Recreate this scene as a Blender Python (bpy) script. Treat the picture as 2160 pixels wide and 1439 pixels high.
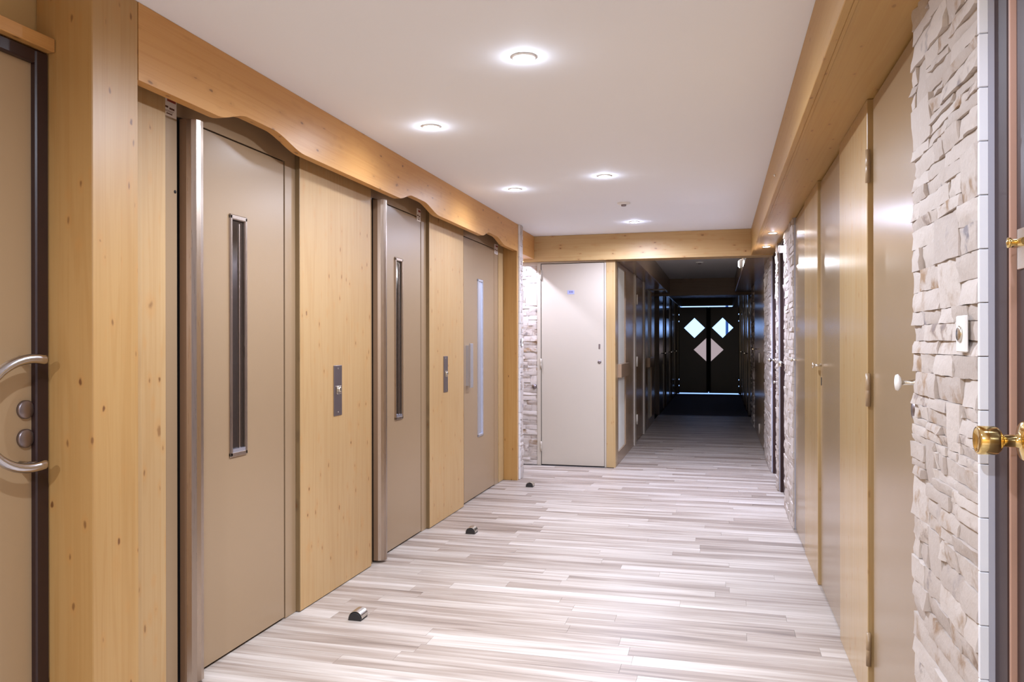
import bpy, bmesh, math, random
from mathutils import Vector, Matrix
random.seed(7)
S = bpy.context.scene
for o in list(bpy.data.objects): bpy.data.objects.remove(o, do_unlink=True)
C = S.collection
W, H = 2160, 1439

# ------------------------------------------------------------------ camera
F_PX, YAW, ROLL, HORIZ = 1667.4, 14.68, 0.0896, 723.2
cam = bpy.data.cameras.new('camera'); camo = bpy.data.objects.new('camera', cam); C.objects.link(camo)
cam.sensor_width = 36.0; cam.sensor_fit = 'HORIZONTAL'; cam.lens = 36.0 * F_PX / W
cam.shift_y = (HORIZ - H / 2) / W
cam.clip_start = 0.02; cam.clip_end = 200
camo.location = (0, 0, 1.23)
camo.rotation_mode = 'XYZ'
camo.matrix_world = (Matrix.Translation((0, 0, 1.23)) @ Matrix.Rotation(math.radians(YAW), 4, 'Z')
                     @ Matrix.Rotation(math.radians(90), 4, 'X') @ Matrix.Rotation(math.radians(-ROLL), 4, 'Z'))
S.camera = camo

# ------------------------------------------------------------------ world, exposure
wd = bpy.data.worlds.new('world'); S.world = wd; wd.use_nodes = True
bg = wd.node_tree.nodes['Background']
bg.inputs[0].default_value = (0.30, 0.50, 1.0, 1); bg.inputs[1].default_value = 1.0
S.view_settings.view_transform = 'Standard'; S.view_settings.look = 'None'
S.view_settings.gamma = 1.0; S.view_settings.use_curve_mapping = False
S.view_settings.exposure = 1.43

# ------------------------------------------------------------------ lights (ceiling downlights; built by downlight())
WARM, NEUT, COOL = (0.86, 0.96, 1.16), (0.82, 0.92, 1.16), (0.78, 0.86, 1.18)
K = 1.0
# x, y, z, power, colour
DOWNLIGHTS = [
    (-0.700, 2.854, 2.293, 50, WARM, 'nearest and largest looking round white ceiling spot, out in the middle of the ceiling'),
    (-1.367, 3.656, 2.293, 3.4, WARM, 'round white ceiling spot close to the scalloped beam, nearer of the two there'),
    (-0.705, 5.022, 2.293, 27, NEUT, 'round white ceiling spot in the middle row, just nearer than the smoke detector'),
    (-1.364, 5.295, 2.293, 5, NEUT, 'round white ceiling spot close to the scalloped beam, farther of the two there'),
    (-0.720, 7.000, 2.293, 46, COOL, 'round white ceiling spot right in front of the cross beam'),
    (0.389, 6.204, 2.050, 24, COOL, 'small round spot in the wooden soffit, nearer of the pair'),
    (0.390, 7.078, 2.050, 52, COOL, 'small round spot in the wooden soffit, farther of the pair, by the cross beam'),
    (-0.700, 0.700, 2.293, 24, WARM, 'round white ceiling spot behind the viewer'),
    (0.389, 1.250, 2.050, 3.4, COOL, 'small round spot in the wooden soffit above the dark brown door'),
    (-0.700, -1.450, 2.293, 90, WARM, 'round white ceiling spot near the back wall'),
    (-2.150, 7.350, 2.293, 30, COOL, 'round white ceiling spot inside the side recess'),
]

# ------------------------------------------------------------------ material helpers
def s2l(c):
    return tuple((x / 255 / 12.92) if x / 255 <= 0.04045 else ((x / 255 + 0.055) / 1.055) ** 2.4 for x in c)

class NT:
    def __init__(s, name):
        s.m = bpy.data.materials.new(name); s.m.use_nodes = True; s.t = s.m.node_tree
        s.b = s.t.nodes['Principled BSDF']
    def n(s, typ, **kw):
        nd = s.t.nodes.new(typ)
        for k, v in kw.items():
            if k.startswith('i_'):
                key = k[2:]; key = int(key) if key.isdigit() else key
                s.put(nd.inputs[key], v)
            else: setattr(nd, k, v)
        return nd
    def put(s, inp, v):
        if isinstance(v, bpy.types.NodeSocket): s.t.links.new(v, inp)
        else: inp.default_value = v
    def math(s, op, a, b=None, c=None, clamp=False):
        nd = s.t.nodes.new('ShaderNodeMath'); nd.operation = op; nd.use_clamp = clamp
        s.put(nd.inputs[0], a)
        if b is not None: s.put(nd.inputs[1], b)
        if c is not None: s.put(nd.inputs[2], c)
        return nd.outputs[0]
    def comb(s, x, y, z):
        nd = s.t.nodes.new('ShaderNodeCombineXYZ')
        for i, v in enumerate((x, y, z)): s.put(nd.inputs[i], v)
        return nd.outputs[0]
    def sep(s, v):
        nd = s.t.nodes.new('ShaderNodeSeparateXYZ'); s.put(nd.inputs[0], v); return nd.outputs
    def noise(s, v, scale=1, detail=3, rough=.5, dist=0):
        nd = s.n('ShaderNodeTexNoise'); s.put(nd.inputs['Vector'], v)
        nd.inputs['Scale'].default_value = scale; nd.inputs['Detail'].default_value = detail
        nd.inputs['Roughness'].default_value = rough; nd.inputs['Distortion'].default_value = dist
        return nd.outputs[0]
    def mix(s, f, a, b, mode='MIX'):
        nd = s.n('ShaderNodeMix', data_type='RGBA', blend_type=mode)
        s.put(nd.inputs[0], f)
        for i, v in ((6, a), (7, b)): s.put(nd.inputs[i], v if isinstance(v, bpy.types.NodeSocket) else (*v[:3], 1))
        return nd.outputs[2]
    def ramp(s, f, stops):
        nd = s.n('ShaderNodeValToRGB'); s.put(nd.inputs[0], f); e = nd.color_ramp.elements
        while len(e) < len(stops): e.new(.5)
        for i, (p, c) in enumerate(stops):
            e[i].position = p; e[i].color = (*c, 1) if not isinstance(c, (int, float)) else (c, c, c, 1)
        return nd.outputs[0]
    def smooth(s, v, lo, hi):
        nd = s.n('ShaderNodeMapRange', interpolation_type='SMOOTHSTEP'); s.put(nd.inputs[0], v)
        nd.inputs[1].default_value = lo; nd.inputs[2].default_value = hi
        return nd.outputs[0]
    def bump(s, h, strength, dist):
        nd = s.n('ShaderNodeBump'); s.put(nd.inputs['Height'], h)
        nd.inputs['Strength'].default_value = strength; nd.inputs['Distance'].default_value = dist
        s.t.links.new(nd.outputs[0], s.b.inputs['Normal'])
    def set(s, **kw):
        for k, v in kw.items():
            key = k.replace('_', ' ')
            inp = s.b.inputs[key]
            s.put(inp, (*v, 1) if isinstance(v, tuple) and len(v) == 3 else v)
        return s.m

def pos(t): return t.n('ShaderNodeNewGeometry').outputs['Position']

def paint(name, col, rough=.35, bump=.05, spec=.5, var=.04):
    t = NT(name); p = pos(t)
    n = t.noise(p, 3, 3)
    c = t.mix(t.math('MULTIPLY', n, var * 2), col, tuple(x * .8 for x in col))
    t.set(Base_Color=c, Roughness=rough); t.b.inputs['Specular IOR Level'].default_value = spec
    if bump: t.bump(t.noise(p, 220, 2), bump, .002)
    return t.m

def plain(name, col, rough=.5, metal=0., spec=.5):
    t = NT(name); t.set(Base_Color=col, Roughness=rough, Metallic=metal); t.b.inputs['Specular IOR Level'].default_value = spec
    return t.m

def steel(name, col, rough=.28, axis=2):
    t = NT(name); x, y, z = t.sep(pos(t))
    sc = [400, 400, 400]; sc[axis] = 6
    n = t.noise(t.comb(t.math('MULTIPLY', x, sc[0]), t.math('MULTIPLY', y, sc[1]), t.math('MULTIPLY', z, sc[2])), 1, 2)
    t.set(Base_Color=col, Metallic=1.0, Roughness=t.math('MULTIPLY_ADD', n, .16, rough - .08))
    return t.m

def wood(name, axis, lam, col=(.46, .27, .098), knots=1.1, seed=0., rough=.42, lam_axis=None, dark=(.47, .23, .065), spec=.4):
    """spruce; axis = grain direction, lam = width of the glued lamellas, lam_axis = direction they stack in"""
    t = NT(name); P = pos(t); q = t.sep(P)
    ax = 'XYZ'.index(axis); oth = [i for i in range(3) if i != ax]
    if lam_axis is None: la = oth[1] if axis == 'Z' else oth[0]
    else: la = 'XYZ'.index(lam_axis)
    g, a, b = q[ax], q[oth[0]], q[oth[1]]
    cell = t.math('FLOOR', t.math('ADD', t.math('DIVIDE', q[la], lam), 100.37 + seed))
    wn = t.n('ShaderNodeTexWhiteNoise', noise_dimensions='1D'); t.put(wn.inputs['W'], cell)
    r = wn.outputs['Value']
    off = t.math('MULTIPLY', r, 37.0)
    g2 = t.math('ADD', g, off)
    def v(sg, sa): return t.comb(t.math('MULTIPLY', g2, sg), t.math('MULTIPLY', a, sa), t.math('MULTIPLY', b, sa))
    fine = t.noise(v(2.5, 160), 1, 3, .6)
    mid = t.noise(v(.9, 26), 1, 4, .6, .4)
    rings = t.math('SINE', t.math('MULTIPLY', t.noise(v(.35, 7), 1, 2, .5), 60.0))
    c = t.mix(t.math('MULTIPLY', r, .5), col, tuple(x * y for x, y in zip(col, (.90, .84, .74))))
    f1 = t.math('MULTIPLY', t.smooth(fine, .45, .75), .30)
    c = t.mix(f1, c, tuple(x * y for x, y in zip(col, (.80, .68, .50))))
    c = t.mix(t.math('MULTIPLY', t.smooth(rings, .35, 1.0), .22), c, tuple(x * y for x, y in zip(col, (.80, .66, .46))))
    c = t.mix(t.math('MULTIPLY', t.smooth(mid, .55, .8), .25), c, tuple(x * y for x, y in zip(col, (.84, .72, .55))))
    seam = t.math('ABSOLUTE', t.math('SUBTRACT', t.math('FRACT', t.math('ADD', t.math('DIVIDE', q[la], lam), 100.37 + seed)), .5))
    c = t.mix(t.math('MULTIPLY', t.smooth(seam, .485, .5), .22), c, dark)
    # knots
    wob = t.n('ShaderNodeTexNoise'); t.put(wob.inputs['Vector'], P); wob.inputs['Scale'].default_value = 35
    wv = t.n('ShaderNodeVectorMath', operation='MULTIPLY_ADD'); t.put(wv.inputs[0], wob.outputs['Color'])
    wv.inputs[1].default_value = (.25, .25, .25)
    for i, (sg, sa, r0, r1, dk) in enumerate(((5.5, 10, .03, .075, .8), (3.2, 6.0, .03, .085, .55), (8, 20, .05, .13, .6))):
        t2 = t.n('ShaderNodeVectorMath', operation='MULTIPLY_ADD')
        t.put(t2.inputs[0], wob.outputs['Color']); t2.inputs[1].default_value = (.12, .12, .12); t.put(t2.inputs[2], v(sg, sa))
        vo = t.n('ShaderNodeTexVoronoi'); t.put(vo.inputs['Vector'], t2.outputs[0]); vo.inputs['Scale'].default_value = 1
        d = vo.outputs['Distance']; gate = t.math('GREATER_THAN', t.sep(vo.outputs['Color'])[0], .22)
        k = t.math('MULTIPLY', t.math('SUBTRACT', 1.0, t.smooth(d, r0, r1)), gate)
        halo = t.math('MULTIPLY', t.math('SUBTRACT', 1.0, t.smooth(d, r1, r1 * 2.6)), gate)
        c = t.mix(t.math('MULTIPLY', halo, .30 * knots), c, dark)
        c = t.mix(t.math('MULTIPLY', k, dk * knots), c, (.16, .062, .018))
    t.set(Base_Color=c, Roughness=rough); t.b.inputs['Specular IOR Level'].default_value = spec
    t.bump(fine, .10, .001)
    return t.m

def floor_mat():
    t = NT('floor_vinyl'); x, y, z = t.sep(pos(t))
    at = t.n('ShaderNodeAttribute', attribute_name='rnd'); r, g, b = t.sep(at.outputs['Vector'])
    xo = t.math('ADD', x, t.math('MULTIPLY', r, 53.0)); yo = t.math('ADD', y, t.math('MULTIPLY', g, 11.0))
    def v(sx, sy): return t.comb(t.math('MULTIPLY', xo, sx), t.math('MULTIPLY', yo, sy), t.math('MULTIPLY', b, 7))
    n1 = t.noise(v(1.1, 20), 1, 4, .55, .5)
    n2 = t.noise(v(3.0, 90), 1, 3, .6)
    n3 = t.noise(v(.8, 7), 1, 2)
    f = t.math('ADD', t.math('MULTIPLY', n1, .62), t.math('MULTIPLY', n2, .16))
    f = t.math('ADD', f, t.math('MULTIPLY', n3, .22))
    f = t.math('ADD', f, t.math('MULTIPLY_ADD', b, .16, -.08))
    c = t.ramp(f, [(.30, s2l((108, 92, 80))), (.43, s2l((142, 126, 113))), (.54, s2l((166, 153, 141))), (.68, s2l((188, 177, 167)))])
    vo = t.n('ShaderNodeTexVoronoi'); t.put(vo.inputs['Vector'], v(1.6, 9)); vo.inputs['Scale'].default_value = 1
    d = vo.outputs['Distance']; kn = t.math('SUBTRACT', 1.0, t.smooth(d, .03, .16))
    c = t.mix(t.math('MULTIPLY', kn, .5), c, s2l((92, 74, 62)))
    t.set(Base_Color=c, Roughness=t.math('MULTIPLY_ADD', n2, .15, .36)); t.b.inputs['Specular IOR Level'].default_value = .35
    t.bump(n2, .08, .001)
    return t.m

def stone_mat():
    t = NT('stone_slips'); p = pos(t)
    at = t.n('ShaderNodeAttribute', attribute_name='rnd'); r, g, b = t.sep(at.outputs['Vector'])
    sh = t.n('ShaderNodeVectorMath', operation='ADD'); t.put(sh.inputs[0], p); t.put(sh.inputs[1], t.comb(t.math('MULTIPLY', r, 9), t.math('MULTIPLY', g, 9), 0.0))
    P = sh.outputs[0]
    n1 = t.noise(P, 14, 4, .6); n2 = t.noise(P, 60, 5, .65); n3 = t.noise(P, 5, 2)
    c = t.mix(r, s2l((198, 187, 178)), s2l((178, 165, 155)))
    c = t.mix(t.math('MULTIPLY', t.smooth(n1, .50, .72), t.smooth(g, .45, .8)), c, s2l((150, 120, 88)))
    c = t.mix(t.math('MULTIPLY', t.smooth(n1, .54, .70), t.smooth(b, .70, .95)), c, s2l((128, 120, 122)))
    c = t.mix(t.math('MULTIPLY', t.smooth(n2, .56, .72), .25), c, s2l((212, 208, 204)))
    t.set(Base_Color=c, Roughness=.72); t.b.inputs['Specular IOR Level'].default_value = .4
    t.bump(t.math('ADD', t.math('MULTIPLY', n1, 1.0), t.math('MULTIPLY', n2, .35)), .5, .010)
    return t.m

M = {}
M['beige'] = paint('beige_satin_paint', s2l((152, 126, 96)), .33)
M['beige_gloss'] = paint('beige_gloss_paint', s2l((150, 126, 96)), .22)
M['cream'] = paint('cream_paint', s2l((182, 170, 154)), .45)
M['panelcream'] = paint('pale_cream_panel_paint', s2l((236, 234, 222)), .45)
M['ochre'] = paint('ochre_wall_paint', s2l((200, 168, 112)), .7)
M['ceiling'] = paint('white_ceiling_paint', s2l((244, 246, 250)), .8, .02)
M['door_tan'] = paint('tan_door_laminate', s2l((176, 148, 112)), .4)
M['darkframe'] = paint('dark_brown_frame_paint', s2l((48, 30, 28)), .35)
M['brown'] = paint('brown_door_paint', s2l((54, 35, 33)), .38, spec=.35)
M['brown_edge'] = paint('brown_edge_strip', s2l((176, 138, 118)), .4)
M['taupe'] = paint('taupe_gloss_paint', s2l((150, 124, 98)), .24, spec=.4)
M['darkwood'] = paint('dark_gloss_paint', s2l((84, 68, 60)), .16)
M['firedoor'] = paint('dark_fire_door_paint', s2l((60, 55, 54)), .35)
M['bar_side'] = paint('bronze_side_paint', s2l((128, 100, 76)), .4)
M['gap'] = plain('shadow_gap_black', (.012, .008, .006), .8)
M['plaster'] = paint('grey_plaster', s2l((168, 166, 176)), .8)
M['quoin'] = paint('cut_stone_face', s2l((228, 228, 232)), .7)
M['steel'] = steel('brushed_steel', s2l((176, 160, 146)), .30)
M['steelY'] = steel('polished_steel', s2l((196, 194, 198)), .2, 1)
M['alu'] = steel('satin_aluminium', s2l((215, 222, 240)), .32)
M['plate'] = steel('dark_steel_plate', s2l((150, 140, 142)), .38)
M['brass'] = plain('polished_brass', s2l((236, 208, 140)), .12, 1.0)
M['nickel'] = plain('nickel', s2l((220, 215, 205)), .22, 1.0)
M['glassdark'] = plain('dark_lift_glass', s2l((46, 36, 30)), .12)
M['rubber'] = plain('black_rubber', (.02, .018, .018), .45)
M['white'] = plain('white_plastic', s2l((236, 234, 230)), .35)
M['paper'] = plain('label_paper', s2l((226, 212, 198)), .6)
M['ink'] = plain('label_ink', s2l((96, 60, 40)), .7)
M['redink'] = plain('label_red_ink', s2l((150, 62, 44)), .7)
M['sign'] = plain('blue_grey_sign_plate', s2l((160, 162, 196)), .4)
M['signink'] = plain('sign_blue_ink', s2l((70, 66, 120)), .5)
M['mat'] = plain('dark_entrance_mat', s2l((78, 76, 90)), .8)
M['wZ'] = wood('spruce_post', 'Z', .058, lam_axis='Y', knots=1.2)
M['wZx'] = wood('spruce_post_side', 'Z', .075, lam_axis='X', seed=3, col=(.48, .27, .09))
M['wPan'] = wood('spruce_panel', 'Z', .087, lam_axis='Y', seed=5, col=(.47, .30, .135), knots=1.1)
M['wBeam'] = wood('spruce_beam', 'Y', .062, lam_axis='Z', seed=1, col=(.62, .325, .105), knots=1.2)
M['wCross'] = wood('spruce_cross_beam', 'X', .12, lam_axis='Z', seed=2, col=(.54, .36, .16))
M['wSoff'] = wood('spruce_soffit', 'Y', .095, lam_axis='X', seed=4, col=(.50, .30, .10), knots=.8, rough=.45)
M['wClear'] = wood('spruce_clear_board', 'Z', .09, lam_axis='Y', seed=8, knots=.45, rough=.24, col=(.44, .30, .145))
M['edgewood'] = wood('dark_panel_edge', 'Z', .2, lam_axis='Y', seed=6, col=(.20, .13, .06), dark=(.06, .03, .015))
M['wDark'] = wood('stained_dark_beam', 'X', .12, lam_axis='Z', seed=2, col=(.17, .10, .055), dark=(.06, .03, .015), knots=.6)
M['floor'] = floor_mat(); M['stone'] = stone_mat()
def emit(name, col, st):
    t = NT(name); t.set(Base_Color=(0, 0, 0)); t.b.inputs['Emission Color'].default_value = (*col, 1); t.b.inputs['Emission Strength'].default_value = st
    return t.m
M['pinkpanel'] = emit('glowing_pink_pane', (.33, .27, .29), .48)  # emission stands in for daylight coming through the half diamond panes
M['softlens'] = emit('lit_emergency_lens', (.9, .95, 1), 1.2)
M['lens'] = emit('lit_lamp_lens', (1, .97, .95), 40)
g_ = NT('window_glass'); g_.set(Base_Color=(1, 1, 1), Roughness=.0); g_.b.inputs['Transmission Weight'].default_value = 1; g_.b.inputs['IOR'].default_value = 1.02
M['glass'] = g_.m

# ------------------------------------------------------------------ mesh helpers
def box(bm, x0, x1, y0, y1, z0, z1, bev=0, seg=1):
    x0, x1 = min(x0, x1), max(x0, x1); y0, y1 = min(y0, y1), max(y0, y1); z0, z1 = min(z0, z1), max(z0, z1)
    vs = [bm.verts.new(p) for p in ((x0, y0, z0), (x1, y0, z0), (x1, y1, z0), (x0, y1, z0), (x0, y0, z1), (x1, y0, z1), (x1, y1, z1), (x0, y1, z1))]
    fs = [bm.faces.new([vs[i] for i in f]) for f in ((0, 3, 2, 1), (4, 5, 6, 7), (0, 1, 5, 4), (1, 2, 6, 5), (2, 3, 7, 6), (3, 0, 4, 7))]
    if bev:
        es = list({e for f in fs for e in f.edges})
        bmesh.ops.bevel(bm, geom=es, offset=bev, segments=seg, profile=.5, affect='EDGES')

def prism(bm, pts, axis, a0, a1):
    """pts: 2-D polygon in the other two axes (in XYZ order)"""
    def mk(p, a):
        q = list(p); q.insert('XYZ'.index(axis), a); return q
    lo = [bm.verts.new(mk(p, a0)) for p in pts]; hi = [bm.verts.new(mk(p, a1)) for p in pts]
    n = len(pts); bm.faces.new(lo); bm.faces.new(hi[::-1])
    for i in range(n): bm.faces.new((lo[i], hi[i], hi[(i + 1) % n], lo[(i + 1) % n]))
    bmesh.ops.recalc_face_normals(bm, faces=bm.faces)

def lathe(bm, prof, origin, axis='Z', seg=28, smooth=True):
    """prof: list of (radius, t along axis)"""
    o = Vector(origin)
    U = {'X': (Vector((0, 1, 0)), Vector((0, 0, 1)), Vector((1, 0, 0))), 'Y': (Vector((1, 0, 0)), Vector((0, 0, 1)), Vector((0, 1, 0))),
         'Z': (Vector((1, 0, 0)), Vector((0, 1, 0)), Vector((0, 0, 1)))}[axis]
    rings = []
    for r, t in prof:
        if r < 1e-6: rings.append([bm.verts.new(o + U[2] * t)])
        else: rings.append([bm.verts.new(o + U[2] * t + (U[0] * math.cos(k * 2 * math.pi / seg) + U[1] * math.sin(k * 2 * math.pi / seg)) * r) for k in range(seg)])
    for a, b in zip(rings, rings[1:]):
        for k in range(seg):
            k2 = (k + 1) % seg
            if len(a) == 1 and len(b) == 1: continue
            if len(a) == 1: f = bm.faces.new((a[0], b[k], b[k2]))
            elif len(b) == 1: f = bm.faces.new((a[k], b[0], a[k2]))
            else: f = bm.faces.new((a[k], b[k], b[k2], a[k2]))
            f.smooth = smooth
    for r in (rings[0], rings[-1]):
        if len(r) > 1: bm.faces.new(r)
    bmesh.ops.recalc_face_normals(bm, faces=bm.faces)

def tube(bm, path, r, seg=14, cap=True):
    rings = []
    for i, p in enumerate(path):
        p = Vector(p); a = Vector(path[max(0, i - 1)]); b = Vector(path[min(len(path) - 1, i + 1)])
        d = (b - a).normalized(); u = d.cross(Vector((1, 0, 0)) if abs(d.x) < .9 else Vector((0, 1, 0))).normalized(); v = d.cross(u)
        rings.append([bm.verts.new(p + (u * math.cos(k * 2 * math.pi / seg) + v * math.sin(k * 2 * math.pi / seg)) * r) for k in range(seg)])
    for a, b in zip(rings, rings[1:]):
        for k in range(seg):
            f = bm.faces.new((a[k], b[k], b[(k + 1) % seg], a[(k + 1) % seg])); f.smooth = True
    if cap: bm.faces.new(rings[0]); bm.faces.new(rings[-1])
    bmesh.ops.recalc_face_normals(bm, faces=bm.faces)

def wpos(o):
    p = Vector(o.location)
    while o.parent: o = o.parent; p = p + Vector(o.location)
    return p

def obj(name, bm, mat, parent=None, rnd=None, origin=None):
    me = bpy.data.meshes.new(name); 
    o = bpy.data.objects.new(name, me)
    if origin is None:
        if parent is None: 
            xs = [v.co for v in bm.verts]; mn = Vector((min(v.x for v in xs), min(v.y for v in xs), min(v.z for v in xs))); mx = Vector((max(v.x for v in xs), max(v.y for v in xs), max(v.z for v in xs)))
            origin = Vector(((mn.x + mx.x) / 2, (mn.y + mx.y) / 2, mn.z))
        else: origin = wpos(parent)
    origin = Vector(origin)
    bmesh.ops.translate(bm, verts=bm.verts, vec=-origin)
    bm.to_mesh(me); bm.free()
    if rnd is not None:
        a = me.attributes.new('rnd', 'FLOAT_VECTOR', 'POINT'); a.data.foreach_set('vector', list(rnd) * len(me.vertices))
    for m in (mat if isinstance(mat, (list, tuple)) else [mat]): me.materials.append(M[m] if isinstance(m, str) else m)
    C.objects.link(o)
    if parent is not None: o.parent = parent; o.location = origin - wpos(parent)
    else: o.location = origin
    return o

def tag(o, label=None, cat=None, group=None, kind=None):
    if label: o['label'] = label
    if cat: o['category'] = cat
    if group: o['group'] = group
    if kind: o['kind'] = kind
    return o
def thing(name, label, cat, loc, group=None, kind=None):
    o = bpy.data.objects.new(name, None); o.empty_display_size = .1; C.objects.link(o); o.location = loc
    return tag(o, label, cat, group, kind)
def B(*a, **k):
    bm = bmesh.new(); box(bm, *a, **k); return bm
def part(name, mat, parent, *a, **k): return obj(name, B(*a, **k), mat, parent)
def struct(name, mat, label, cat, *a, **k): return tag(obj(name, B(*a, **k), mat), label, cat, kind='structure')

CZ = 2.293      # ceiling height
SB = 2.050      # underside of beams / soffits
XL, XB = -1.875, -1.746   # lift wall plane, beam face
XR = 0.483                # right wall plane
# ------------------------------------------------------------------ shell
# floor: slab + strip planks
fl = struct('floor', 'gap', 'grey brown wood-look plank floor of the hall and corridor', 'floor', -3.05, .62, -2.5, 19.5, -.12, -.008)
def xr_at(y):
    if y < 6.86: return (-1.93 if y < 2.0 else -1.90, .56)
    if y < 7.02: return (-1.76, .56)
    if y < 7.78: return (-3.0, .56)
    return (-1.0, .56)
PW, GAP = .0905, .0008
stuff = bmesh.new(); slay = stuff.verts.layers.float_vector.new('rnd')
y = -2.4; nparts = 0
while y < 13.62:
    y1 = min(y + PW, 13.62)
    a, b = xr_at((y + y1) / 2); x = a; first = True
    while x < b - .01:
        L = random.uniform(.75, 1.35) * (random.uniform(.2, 1) if first else 1); first = False
        x1 = min(x + L, b)
        if b - x1 < .12: x1 = b
        rn = (random.random(), random.random(), random.random())
        box_args = (x + GAP / 2, x1 - GAP / 2, y + GAP / 2, y1 - GAP / 2, -.008, random.uniform(-.0003, .0))
        if 2.0 < y < 8.2 and nparts < 290:
            obj('plank', B(*box_args), 'floor', fl, rnd=rn, origin=((x + x1) / 2, (y + y1) / 2, -.008)); nparts += 1
        else:
            n0 = len(stuff.verts); box(stuff, *box_args); stuff.verts.ensure_lookup_table()
            for v in stuff.verts[n0:]: v[slay] = rn
        x = x1
    y = y1
me = bpy.data.meshes.new('far_planks'); stuff.to_mesh(me); stuff.free(); me.materials.append(M['floor'])
o = bpy.data.objects.new('floor_planks', me); C.objects.link(o); o.parent = fl; o.location = -Vector(fl.location); o['kind'] = 'stuff'

struct('ceiling', 'ceiling', 'smooth white painted ceiling with round spots', 'ceiling', -3.1, .66, -2.6, 20.0, CZ, CZ + .1)
struct('wall_back', 'ochre', 'plain painted wall behind the viewer', 'wall', -3.1, .66, -2.65, -2.5, -.12, CZ)
# left wall body
struct('wall_left', 'ochre', 'ochre painted wall behind the lift fronts', 'wall', -2.10, -1.945, -2.5, 6.85, -.12, CZ)
struct('wall_pier', 'plaster', 'short pier ending the lift wall, clad with stone on its front', 'wall', -2.10, XB - .001, 6.885, 7.02, -.12, CZ)
struct('wall_recess', 'ochre', 'painted side wall of the recess beyond the pier', 'wall', -3.1, -3.0, 6.9, 7.9, -.12, CZ)
struct('wall_recess_return', 'ochre', 'wall closing the recess on the near side', 'wall', -3.0, -2.10, 6.75, 6.885, -.12, CZ)
# right wall body
struct('wall_right', 'plaster', 'plastered wall behind the right hand doors', 'wall', .56, .66, -2.5, 19.6, -.12, CZ)

# ------------------------------------------------------------------ near-left door with arc handle
d = thing('door_1', 'tan door at the left edge with dark frame and curved steel pull handle', 'door', (-1.92, 1.4, 0), kind='structure')
part('leaf', 'door_tan', d, -1.94, -1.915, .62, 1.858, .005, 2.045)
bm = bmesh.new(); box(bm, -1.945, -1.897, 1.85, 1.895, 0, 2.075, .004); box(bm, -1.945, -1.897, .6, 1.85, 2.036, 2.075, .004); box(bm, -1.945, -1.897, .56, .6, 0, 2.075, .004)
obj('frame', bm, 'darkframe', d)
# arc: ellipse from upper right to lower right, bulging to -Y
cy, cz, R = 1.80, 1.0355, .152
path = [(-1.905, 1.808, cz + R), (-1.875, 1.812, cz + R), ]
arc = []
for k in range(33):
    a = math.radians(78 + k * (282 - 78) / 32)
    arc.append((-1.852, 1.795 + math.cos(a) * R * 1.08, cz + math.sin(a) * R))
bm = bmesh.new(); tube(bm, [(-1.852, 1.835, arc[0][2] + .001)] + arc + [(-1.852, 1.835, arc[-1][2] - .001)], .0135)
h = obj('pull_handle', bm, 'steelY', d)
for s in (1, -1):
    bm = bmesh.new(); tube(bm, [(-1.917, 1.812, cz + s * .1495), (-1.857, 1.812, cz + s * .1495)], .011); obj('standoff', bm, 'steelY', h)
for zc in (1.042, .960):
    bm = bmesh.new(); lathe(bm, [(.0, -.002), (.0265, -.002), (.0265, .008), (.0235, .011), (0, .011)], (-1.915, 1.826, zc), 'X')
    e = obj('escutcheon', bm, 'plate', d)
tr = struct('trim_1', 'wBeam', 'wooden lintel board above the dark framed door at the left edge', 'trim', -1.945, -1.874, .5, 1.895, 2.079, 2.118, bev=.002)

# ------------------------------------------------------------------ post, beam
tag(obj('wooden_post', B(-1.945, XB, 1.897, 2.083, 0, CZ, bev=.0025), 'wZ'), 'thick knotty spruce post at the near end of the scalloped beam', 'post', kind='structure')
tag(obj('end_post', B(XL - .06, XB - .033, 6.84, 6.884, 0, CZ - .001), 'wZx'), 'narrow orange spruce post at the far end of the scalloped beam', 'post', kind='structure')
def beam_profile():
    arches = [(2.49, 3.11), (4.16, 4.82), (5.77, 6.46)]
    pts = [(2.085, CZ - .001), (2.085, SB)]
    for a, b in arches:
        n = 28
        for k in range(n + 1):
            u = k / n; yy = a + (b - a) * u
            e = min(u / .30, 1) ; f = min((1 - u) / .42, 1)
            sm = lambda q: q * q * (3 - 2 * q)
            pts.append((yy, SB + .046 * sm(e) * sm(f)))
    pts += [(6.885, SB), (6.885, CZ - .001)]
    return pts
bm = bmesh.new(); prism(bm, beam_profile(), 'X', XB - .040, XB)
tag(obj('scalloped_beam', bm, 'wBeam'), 'long spruce beam with three shallow arches cut in its lower edge, over the lift doors', 'beam', kind='structure')

_e = bpy.data.objects['end_post']; _bm = bmesh.new(); _bm.from_mesh(_e.data); box(_bm, *(a - o for a, o in ((XB - .033, _e.location.x), (XB, _e.location.x))), *(a - _e.location.y for a in (6.84, 6.884)), 0, SB - .001); _bm.to_mesh(_e.data); _bm.free()
# ------------------------------------------------------------------ lift fronts
XP = -1.853  # wood panels
def wood_panel(y0, y1, mat, label, x=XP):
    t = thing('wood_panel', label, 'wall panel', (x - .03, (y0 + y1) / 2, 0), kind='structure')
    if x == XP: part('board_edge', 'edgewood', t, -1.944, x - .001, y0 - .0015, y0 + .003, .004, CZ - .003)
    y0 = y0 + .003
    obj('board', B(-1.944, x, y0, y1, .004, CZ - .002, bev=.0012), mat, t)
    return t
wood_panel(2.085, 2.344, 'wPan', 'narrow knotty spruce board between the thick post and the first lift door')
wood_panel(3.248, 4.012, 'wPan', 'wide knotty spruce panel between the first and second lift doors')
wood_panel(4.918, 5.640, 'wPan', 'wide knotty spruce panel between the second and third lift doors')
wood_panel(6.672, 6.838, 'wClear', 'pale spruce board beside the third lift door and the orange post', x=XL + .004)

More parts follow.
